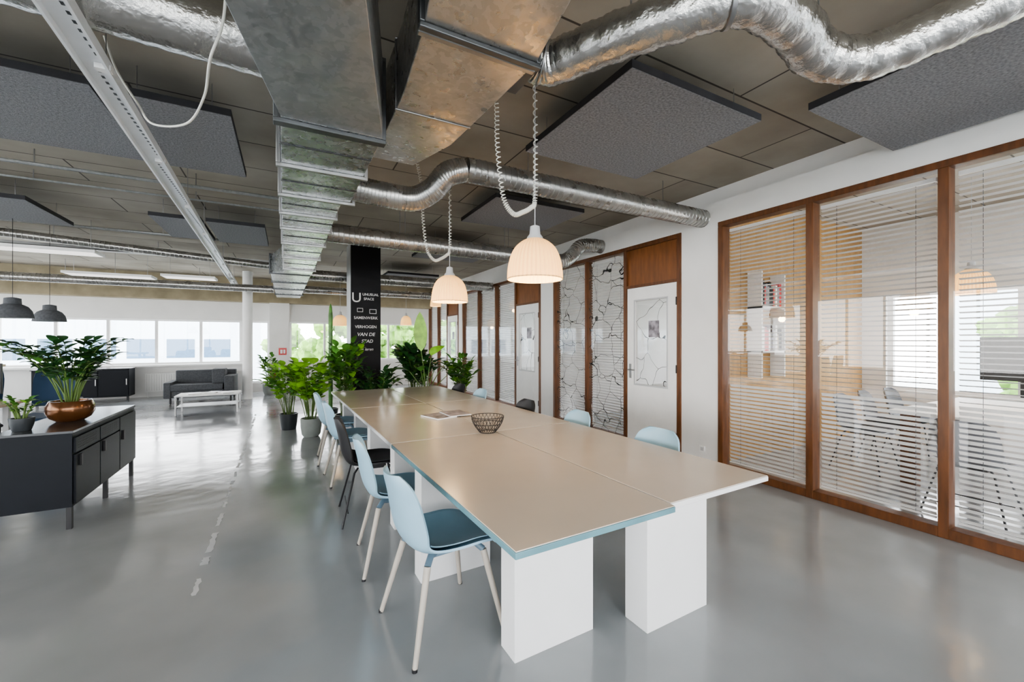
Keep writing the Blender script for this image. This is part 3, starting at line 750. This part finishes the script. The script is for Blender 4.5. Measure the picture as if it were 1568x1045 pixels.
b.obj('metal_sideboard', bevel=.003)
def stems_plant(name, x, y, z, pot, potm, n, L, spread, leafL, leafW, leafm, stemm=STEM, per=10, up=.9, zb=None):
    b = MB(); top = pot[-1][1]
    b.lathe(pot+[(pot[-1][0]-.012, top), (pot[-1][0]-.016, top-.03)], (x, y, z), potm, 32); b.disc((x, y, z+.001), pot[0][0], potm); b.disc((x, y, z+top-.03), pot[-1][0]-.012, SOIL)
    for i in range(n):
        a = random.uniform(0, 2*pi); s = spread*random.uniform(.25, 1); l = L*random.uniform(.7, 1.05)
        d = Vector((cos(a), sin(a), 0)); base = Vector((x, y, z+top-.03))+d*random.uniform(0, pot[-1][0]*.5)
        P = catmull([base, base+d*s*.25+Vector((0, 0, l*.45*up)), base+d*s*.65+Vector((0, 0, l*.82*up)), base+d*s+Vector((0, 0, l*.95*up))], 4)
        b.tube(P, .004, stemm, 5, rf=lambda t, i: .006-.004*t)
        for k in range(per):
            t = .35+.65*k/per; idx = min(len(P)-2, int(t*(len(P)-1))); p = P[idx]; T = (P[idx+1]-P[idx]).normalized()
            sd = T.cross(Vector((0, 0, 1))); sd = sd.normalized() if sd.length > .01 else Vector((1, 0, 0))
            ld = (T*.6+sd*(1 if k % 2 else -1)*.9+Vector((0, 0, random.uniform(-.1, .5)))).normalized()
            b.leaf(p, ld, leafL*random.uniform(.7, 1.1), leafW*random.uniform(.8, 1.1), leafm if random.random() < .75 else (LEAF if leafm != LEAF else LEAFB), droop=random.uniform(.1, .5))
        b.leaf(P[-1], (P[-1]-P[-2]), leafL, leafW, leafm, droop=.3)
    return b.obj(name, smooth=60)
stems_plant('potted_zz_plant', -1.66, 5.02, .759, [(.085, 0), (.13, .03), (.155, .08), (.155, .13), (.135, .175)], COPPER, 26, .66, .50, .13, .075, LEAFD, per=9, up=.85)
stems_plant('potted_herb', -1.8, 4.62, .759, [(.05, 0), (.065, .05), (.07, .10)], POTB, 12, .2, .12, .06, .03, LEAF, per=4)
stems_plant('potted_pothos', .32, 7.05, 0, [(.10, 0), (.13, .04), (.145, .15), (.15, .28)], POTG, 28, .92, .40, .19, .15, LEAFB, per=6, up=.95)
stems_plant('potted_ficus', .02, 7.80, 0, [(.11, 0), (.125, .1), (.14, .26)], POTB, 24, .9, .38, .17, .12, LEAFB, per=7)
stems_plant('potted_calathea', .80, 7.05, 0, [(.11, 0), (.13, .1), (.15, .3)], POTB, 22, 1.3, .26, .2, .12, LEAF, per=8)
stems_plant('potted_fern', 1.30, 6.98, 0, [(.11, 0), (.13, .1), (.15, .3)], POTB, 24, .8, .36, .18, .07, LEAFD, per=9)
stems_plant('potted_philodendron', 2.08, 7.62, 0, [(.12, 0), (.15, .1), (.17, .35)], POTB, 30, 1.1, .36, .24, .13, LEAFD, per=8)
stems_plant('potted_dracaena', 2.85, 7.3, 0, [(.12, 0), (.15, .1), (.17, .35)], POTB, 22, .9, .36, .24, .07, LEAF, per=9)
stems_plant('potted_rubber_plant', -.42, 13.0, 0, [(.12, 0), (.15, .1), (.17, .3)], POTG, 16, .9, .3, .16, .09, LEAF, per=7)
b = MB(); x, y = 2.05, 6.85
b.lathe([(.14, 0), (.17, .15), (.19, .36), (.175, .36), (.17, .33)], (x, y, 0), POTG, 32); b.disc((x, y, .33), .172, SOIL); b.disc((x, y, .001), .14, POTG)
for (dx, dy, hz, L, W, lean, m) in ((-.1, -.05, 1.28, .74, .22, (-.03, 0, 1), LEAFB), (.30, -.05, 1.05, .42, .2, (.8, .2, .15), LEAF), (.12, .1, 1.2, .45, .2, (.5, .1, .7), LEAFB), (-.28, 0, .95, .42, .18, (-.8, .1, .35), LEAF), (.4, .1, .85, .4, .18, (.9, -.3, .2), LEAFD), (-.12, -.1, .95, .38, .17, (-.3, -.5, .5), LEAF), (.1, -.1, .95, .35, .16, (.2, -.5, .4), LEAFD)):
    P = catmull([(x, y, .33), (x+dx*.4, y+dy*.4, .33+(hz-.33)*.6), (x+dx, y+dy, hz)], 5)
    b.tube(P, .008, STEM, 6, rf=lambda t, i: .011-.005*t); b.leaf(P[-1], lean, L, W, m, droop=.12 if lean[2] > .9 else .45, fold=.35, n=10, side=(.9, -.35, 0) if lean[2] > .6 else None)
b.obj('bird_of_paradise_plant', smooth=60)
b = MB(); b.lathe([(.10, 0), (.13, .25), (.12, .25), (.118, .22)], (.68, 8.1, 0), POTB, 24); b.disc((.68, 8.1, .22), .12, SOIL)
b.lathe([(.028, .2), (.034, .5), (.032, 1.2), (.034, 1.9), (.02, 2.06), (.002, 2.12)], (.68, 8.1, 0), LEAF, 40, .12, 8)
b.obj('column_cactus')

# ------------------------------------------------------------------ lounge
b = MB(); ax, ay = -1.75, 12.45
b.box(ax-.62, ax+.42, ay-.4, ay+.42, .14, .30, DGREY); b.box(ax-.6, ax+.40, ay-.42, ay+.25, .30, .44, DGREY)
b.box(ax-.62, ax+.6, ay+.25, ay+.45, .14, .74, DGREY); b.box(ax+.42, ax+.62, ay-.42, ay+.45, .14, .62, DGREY); b.box(ax-.72, ax-.58, ay-.42, ay+.45, .14, .50, DGREY)
b.box(ax+.16, ax+.42, ay-.25, ay+.2, .442, .78, DGREY)
for sx in (-.6, .55):
    for sy in (-.36, .38): b.cyl((ax+sx, ay+sy, 0), (ax+sx, ay+sy, .14), .02, BLACK)
b.obj('lounge_sofa', bevel=.05, seg=4, smooth=60)
b = MB(); ax, ay = -1.40, 10.45
b.box(ax-.52, ax+.52, ay-.3, ay+.3, .36, .385, WHITE); b.box(ax-.5, ax+.5, ay-.28, ay+.28, .16, .17, LGREY)
for sx in (-.5, .5):
    for sy in (-.28, .28): b.box(ax+sx-.015, ax+sx+.015, ay+sy-.015, ay+sy+.015, 0, .36, ROD)
b.obj('coffee_table', bevel=.003)
b = MB()
for (dx, dy, r) in ((-.25, 0, .2), (.05, .1, -.3), (.28, -.05, .5)):
    b.M = Matrix.Translation((ax+dx, ay+dy, .386)) @ Matrix.Rotation(r, 4, 'Z'); b.box(-.1, .1, -.14, .14, 0, .015, PAPERW, top=PAPER)
b.obj('magazines')
b = MB(); b.box(-5.0, -3.35, 13.2, 13.65, .12, .78, NAVY); b.box(-5.02, -3.33, 13.18, 13.67, .78, .80, CTOP)
for i in range(3): b.box(-4.98+i*.55, -4.46+i*.55, 13.185, 13.2, .15, .75, NAVY); b.box(-4.5+i*.55, -4.48+i*.55, 13.17, 13.185, .4, .55, ROD)
for x in (-4.95, -3.4): b.box(x-.02, x+.02, 13.3, 13.34, 0, .12, BLACK)
b.obj('credenza', bevel=.004)
for k, xr in enumerate((-3.2, -1.95)):
    b = MB(); L = 1.1 if k == 0 else .7
    b.box(xr, xr+L, 13.84, 13.9, .14, .62, WHITE)
    for i in range(int(L/.05)): b.box(xr+.012+i*.05, xr+.035+i*.05, 13.825, 13.84, .17, .59, WHITE)
    b.cyl((xr+.05, 13.87, 0), (xr+.05, 13.87, .14), .01, WHITE); b.cyl((xr+L-.05, 13.87, 0), (xr+L-.05, 13.87, .14), .01, WHITE)
    b.box(xr, xr+.03, 13.9, 13.998, .3, .36, WHITE)
    b.obj('radiator', bevel=.003)
b = MB(); x, y, z = -.36, 13.66, .28
b.lathe([(.001, 0), (.07, .005), (.075, .03), (.075, .38), (.06, .44), (.025, .47), (.02, .5)], (x, y, z), RED, 24); b.box(x-.02, x+.06, y-.012, y+.012, z+.5, z+.55, BLACK)
b.tube(catmull([(x+.02, y, z+.5), (x+.1, y-.02, z+.45), (x+.1, y-.02, z+.2)], 6), .01, BLACK, 8); b.box(x-.03, x+.03, y+.07, y+.089, z+.2, z+.4, BLACK)
b.obj('fire_extinguisher')
b = MB(); b.box(-.22, -.02, 13.735, 13.749, 1.05, 1.25, RED); b.box(-.18, -.12, 13.732, 13.735, 1.09, 1.2, WHITE); b.box(-.1, -.05, 13.732, 13.735, 1.09, 1.2, WHITE); b.obj('fire_safety_sign')
b = MB(); b.box(-6.8, -4.2, 9.6, 10.3, 1.02, 1.06, WOODL)
for x in (-6.7, -4.3):
    for y in (9.68, 10.22): b.box(x-.025, x+.025, y-.025, y+.025, 0, 1.02, BLACK)
b.box(-6.7, -4.3, 9.93, 9.97, .2, .24, BLACK); b.obj('bar_table', bevel=.004)
def stool(x, y):
    b = MB(); b.lathe([(.001, .72), (.16, .72), (.17, .735), (.16, .75), (.001, .752)], (x, y, 0), BLACK, 24)
    for k in range(4):
        a = pi/4+k*pi/2; b.cyl((x+.1*cos(a), y+.1*sin(a), .72), (x+.2*cos(a), y+.2*sin(a), 0), .011, BLACK, seg=8)
    b.tube([(x+.165*cos(2*pi*k/24), y+.165*sin(2*pi*k/24), .25) for k in range(25)], .008, BLACK, 6, caps=False); b.obj('bar_stool')
for x in (-6.2, -5.5, -4.8): stool(x, 9.3)
b = MB(); b.box(-4.4, -2.75, 6.3, 7.1, .72, .75, WOODL)
for x in (-4.3, -2.85):
    for y in (6.4, 7.0): b.box(x-.025, x+.025, y-.025, y+.025, 0, .72, LGREY)
b.obj('office_desk', bevel=.003)
b = MB(); b.box(-3.35, -2.8, 6.78, 6.81, .86, 1.2, BLACK); b.box(-3.1, -3.05, 6.8, 6.85, .76, 1.0, BLACK); b.box(-3.2, -2.95, 6.7, 6.9, .751, .765, BLACK); b.obj('computer_monitor', bevel=.003)
NB = mat('office_chair_blue', (.02, .05, .10), .8, var=.1)
def office_chair(x, y, r, m):
    b = MB(); b.M = Matrix.Translation((x, y, 0)) @ Matrix.Rotation(r, 4, 'Z')
    b.sheet([[Vector((.24*s*(1-.15*abs(t)**3), -.24+.48*(t+1)/2, .48+.02*s*s)) for s in [k/4-1 for k in range(9)]] for t in [k/4-1 for k in range(9)]], -.06, m)
    b.sheet([[Vector((.23*s*(1-.2*max(0, t)**3), -.27+.05*s*s-.03*(t+1), .58+.5*(t+1)/2)) for s in [k/4-1 for k in range(9)]] for t in [k/4-1 for k in range(9)]], .04, m)
    b.tube([(0, -.15, .46), (0, -.3, .48), (0, -.32, .75)], .02, BLACK, 8)
    b.cyl((0, 0, .1), (0, 0, .47), .028, BLACK)
    for k in range(5):
        a = 2*pi*k/5; b.tube([(0, 0, .11), (.28*cos(a), .28*sin(a), .07)], .022, BLACK, 8); b.cyl((.28*cos(a)-.012, .28*sin(a), .03), (.28*cos(a)+.012, .28*sin(a), .03), .03, BLACK)
    for sx in (-1, 1): b.tube([(sx*.15, 0, .47), (sx*.29, 0, .5), (sx*.29, 0, .66), (sx*.29, .12, .68), (sx*.29, -.12, .68)], .015, BLACK, 8)
    b.obj('office_chair', smooth=50)
office_chair(-2.75, 7.65, pi, NB); office_chair(-3.6, 7.8, pi-.3, NB); office_chair(-3.7, 5.7, 0, NB); office_chair(-2.6, 5.5, .5, NB)

# ------------------------------------------------------------------ meeting room behind glass
b = MB(); b.box(5.4, 7.4, .55, 1.95, .72, .75, WHITE)
for x in (5.5, 7.3):
    for y in (.7, 1.8): b.box(x-.06, x+.06, y-.06, y+.06, 0, .72, WOOD)
b.obj('meeting_table', bevel=.004)
cg = make_chair('meeting_chair', MGREY, DGREY, BLACK, BLACK, True); cg.location = (5.8, 2.3, 0); cg.rotation_euler.z = pi
for i, (x, y, r) in enumerate(((6.45, 2.32, pi+.1), (7.1, 2.3, pi), (5.8, .2, 0), (6.5, .2, 0), (7.1, .2, .1), (5.0, 1.25, -pi/2))): dup(cg, 'meeting_chair', (x, y, 0), r)
b = MB(); b.box(5.05, 5.55, 3.02, 3.198, 1.3, 1.33, WHITE); b.box(5.05, 5.55, 3.02, 3.198, 1.85, 1.88, WHITE)
for x in (5.05, 5.53): b.box(x, x+.02, 3.02, 3.198, 1.0, 2.3, WHITE)
for z in (1.33, 1.88):
    x = 5.08
    while x < 5.5:
        w_ = random.uniform(.02, .045); hh = random.uniform(.2, .32); b.box(x, x+w_, 3.05, 3.16, z, z+hh, random.choice([RED, PAPERW, NAVY, PAPER, WOODL])); x += w_+.002
b.obj('bookshelf')
b = MB(); b.box(7.9, 7.94, 1.0, 1.9, .95, 1.5, BLACK); b.box(7.94, 7.999, 1.4, 1.5, 1.15, 1.3, BLACK); b.box(7.85, 7.92, 1.35, 1.55, .76, .95, BLACK); b.obj('wall_screen', bevel=.003)
b = MB(); b.box(5.2, 7.2, 9.0, 9.7, .72, .75, WHITE)
for x in (5.3, 7.1):
    for y in (9.1, 9.6): b.box(x-.03, x+.03, y-.03, y+.03, 0, .72, BLACK)
b.obj('office_desk')
b = MB(); b.box(5.2, 6.8, 4.2, 4.9, .72, .75, WHITE)
for x in (5.3, 6.7):
    for y in (4.3, 4.8): b.box(x-.03, x+.03, y-.03, y+.03, 0, .72, BLACK)
b.obj('office_desk')

# ------------------------------------------------------------------ outdoors
b = MB(); b.box(-80, 80, -80, 100, -4.2, -4, GROUND_BOUNCE); b.obj('ground_outside', recenter=False)
def building(name, x0b, x1b, y0b, y1b, top):
    b = MB(); b.box(x0b, x1b, y0b, y1b, -4, top, EXTW)
    z = -3
    while z < top-2:
        x = x0b+.6
        while x < x1b-2.2: b.box(x, x+1.8, y0b-.02, y0b+.05, z, z+1.5, EXTD); x += 2.4
        z += 3.1
    b.obj(name, recenter=False)
building('office_building', -45, -2, 42, 55, 5.5)
b = MB(); 
b.box(28, 40, -40, 8, -4, 5, EXTW)
y = -38
while y < 6: 
    b.box(27.95, 28.05, y, y+1.9, .2, 1.8, EXTD); b.box(27.95, 28.05, y, y+1.9, -3, -1.4, EXTD); y += 2.6
b.obj('apartment_building', recenter=False)
def tree(x, y, s):
    b = MB(); b.cyl((x, y, -4), (x, y, -1), .22*s, STEM, r1=.12*s)
    for k in range(34):
        a = random.uniform(0, 2*pi); rr_ = 1.9*s*math.sqrt(random.random()); z = random.uniform(-1.6, 2.4)*s
        c = Vector((x+rr_*cos(a), y+rr_*sin(a), .2+z)); R = random.uniform(.35, .8)*s; vs = []; fs = []
        n = 12; m_ = 8
        for i in range(m_+1):
            for j in range(n):
                th = pi*i/m_; ph = 2*pi*j/n; r = R*random.uniform(.65, 1.2); vs.append(c+Vector((r*sin(th)*cos(ph), r*sin(th)*sin(ph), r*cos(th))))
        fs = [(i*n+j, i*n+(j+1) % n, (i+1)*n+(j+1) % n, (i+1)*n+j) for i in range(m_) for j in range(n)]
        b.add(vs, fs, TREE)
    b.obj('tree', smooth=20)
for (x, y, s) in ((3, 28, 1), (6.5, 30, 1.1), (0.5, 32, .9), (10, 29, 1), (19, 3.2, .75), (18.5, -1.5, .8), (20, 11, 1.2)): tree(x, y, s)

# ------------------------------------------------------------------ world, camera
w = bpy.data.worlds.new('world'); bpy.context.scene.world = w; w.use_nodes = True
nt = w.node_tree; bg = nt.nodes['Background']
tc = nt.nodes.new('ShaderNodeTexCoord'); sx = nt.nodes.new('ShaderNodeSeparateXYZ'); nt.links.new(tc.outputs['Generated'], sx.inputs[0])
nt.links.new(ramp(nt, sx.outputs[2], [(0, (1, .995, .985)), (.6, (.86, .92, 1))]), bg.inputs[0]); bg.inputs[1].default_value = 11.5
cam = bpy.data.cameras.new('camera'); co = bpy.data.objects.new('camera', cam); bpy.context.scene.collection.objects.link(co)
co.location = (0, 0, 1.45); co.rotation_euler = (pi/2, 0, -radians(28.26)); cam.lens = 36*640/1568; cam.sensor_width = 36; cam.clip_start = .02; cam.clip_end = 300
bpy.context.scene.camera = co
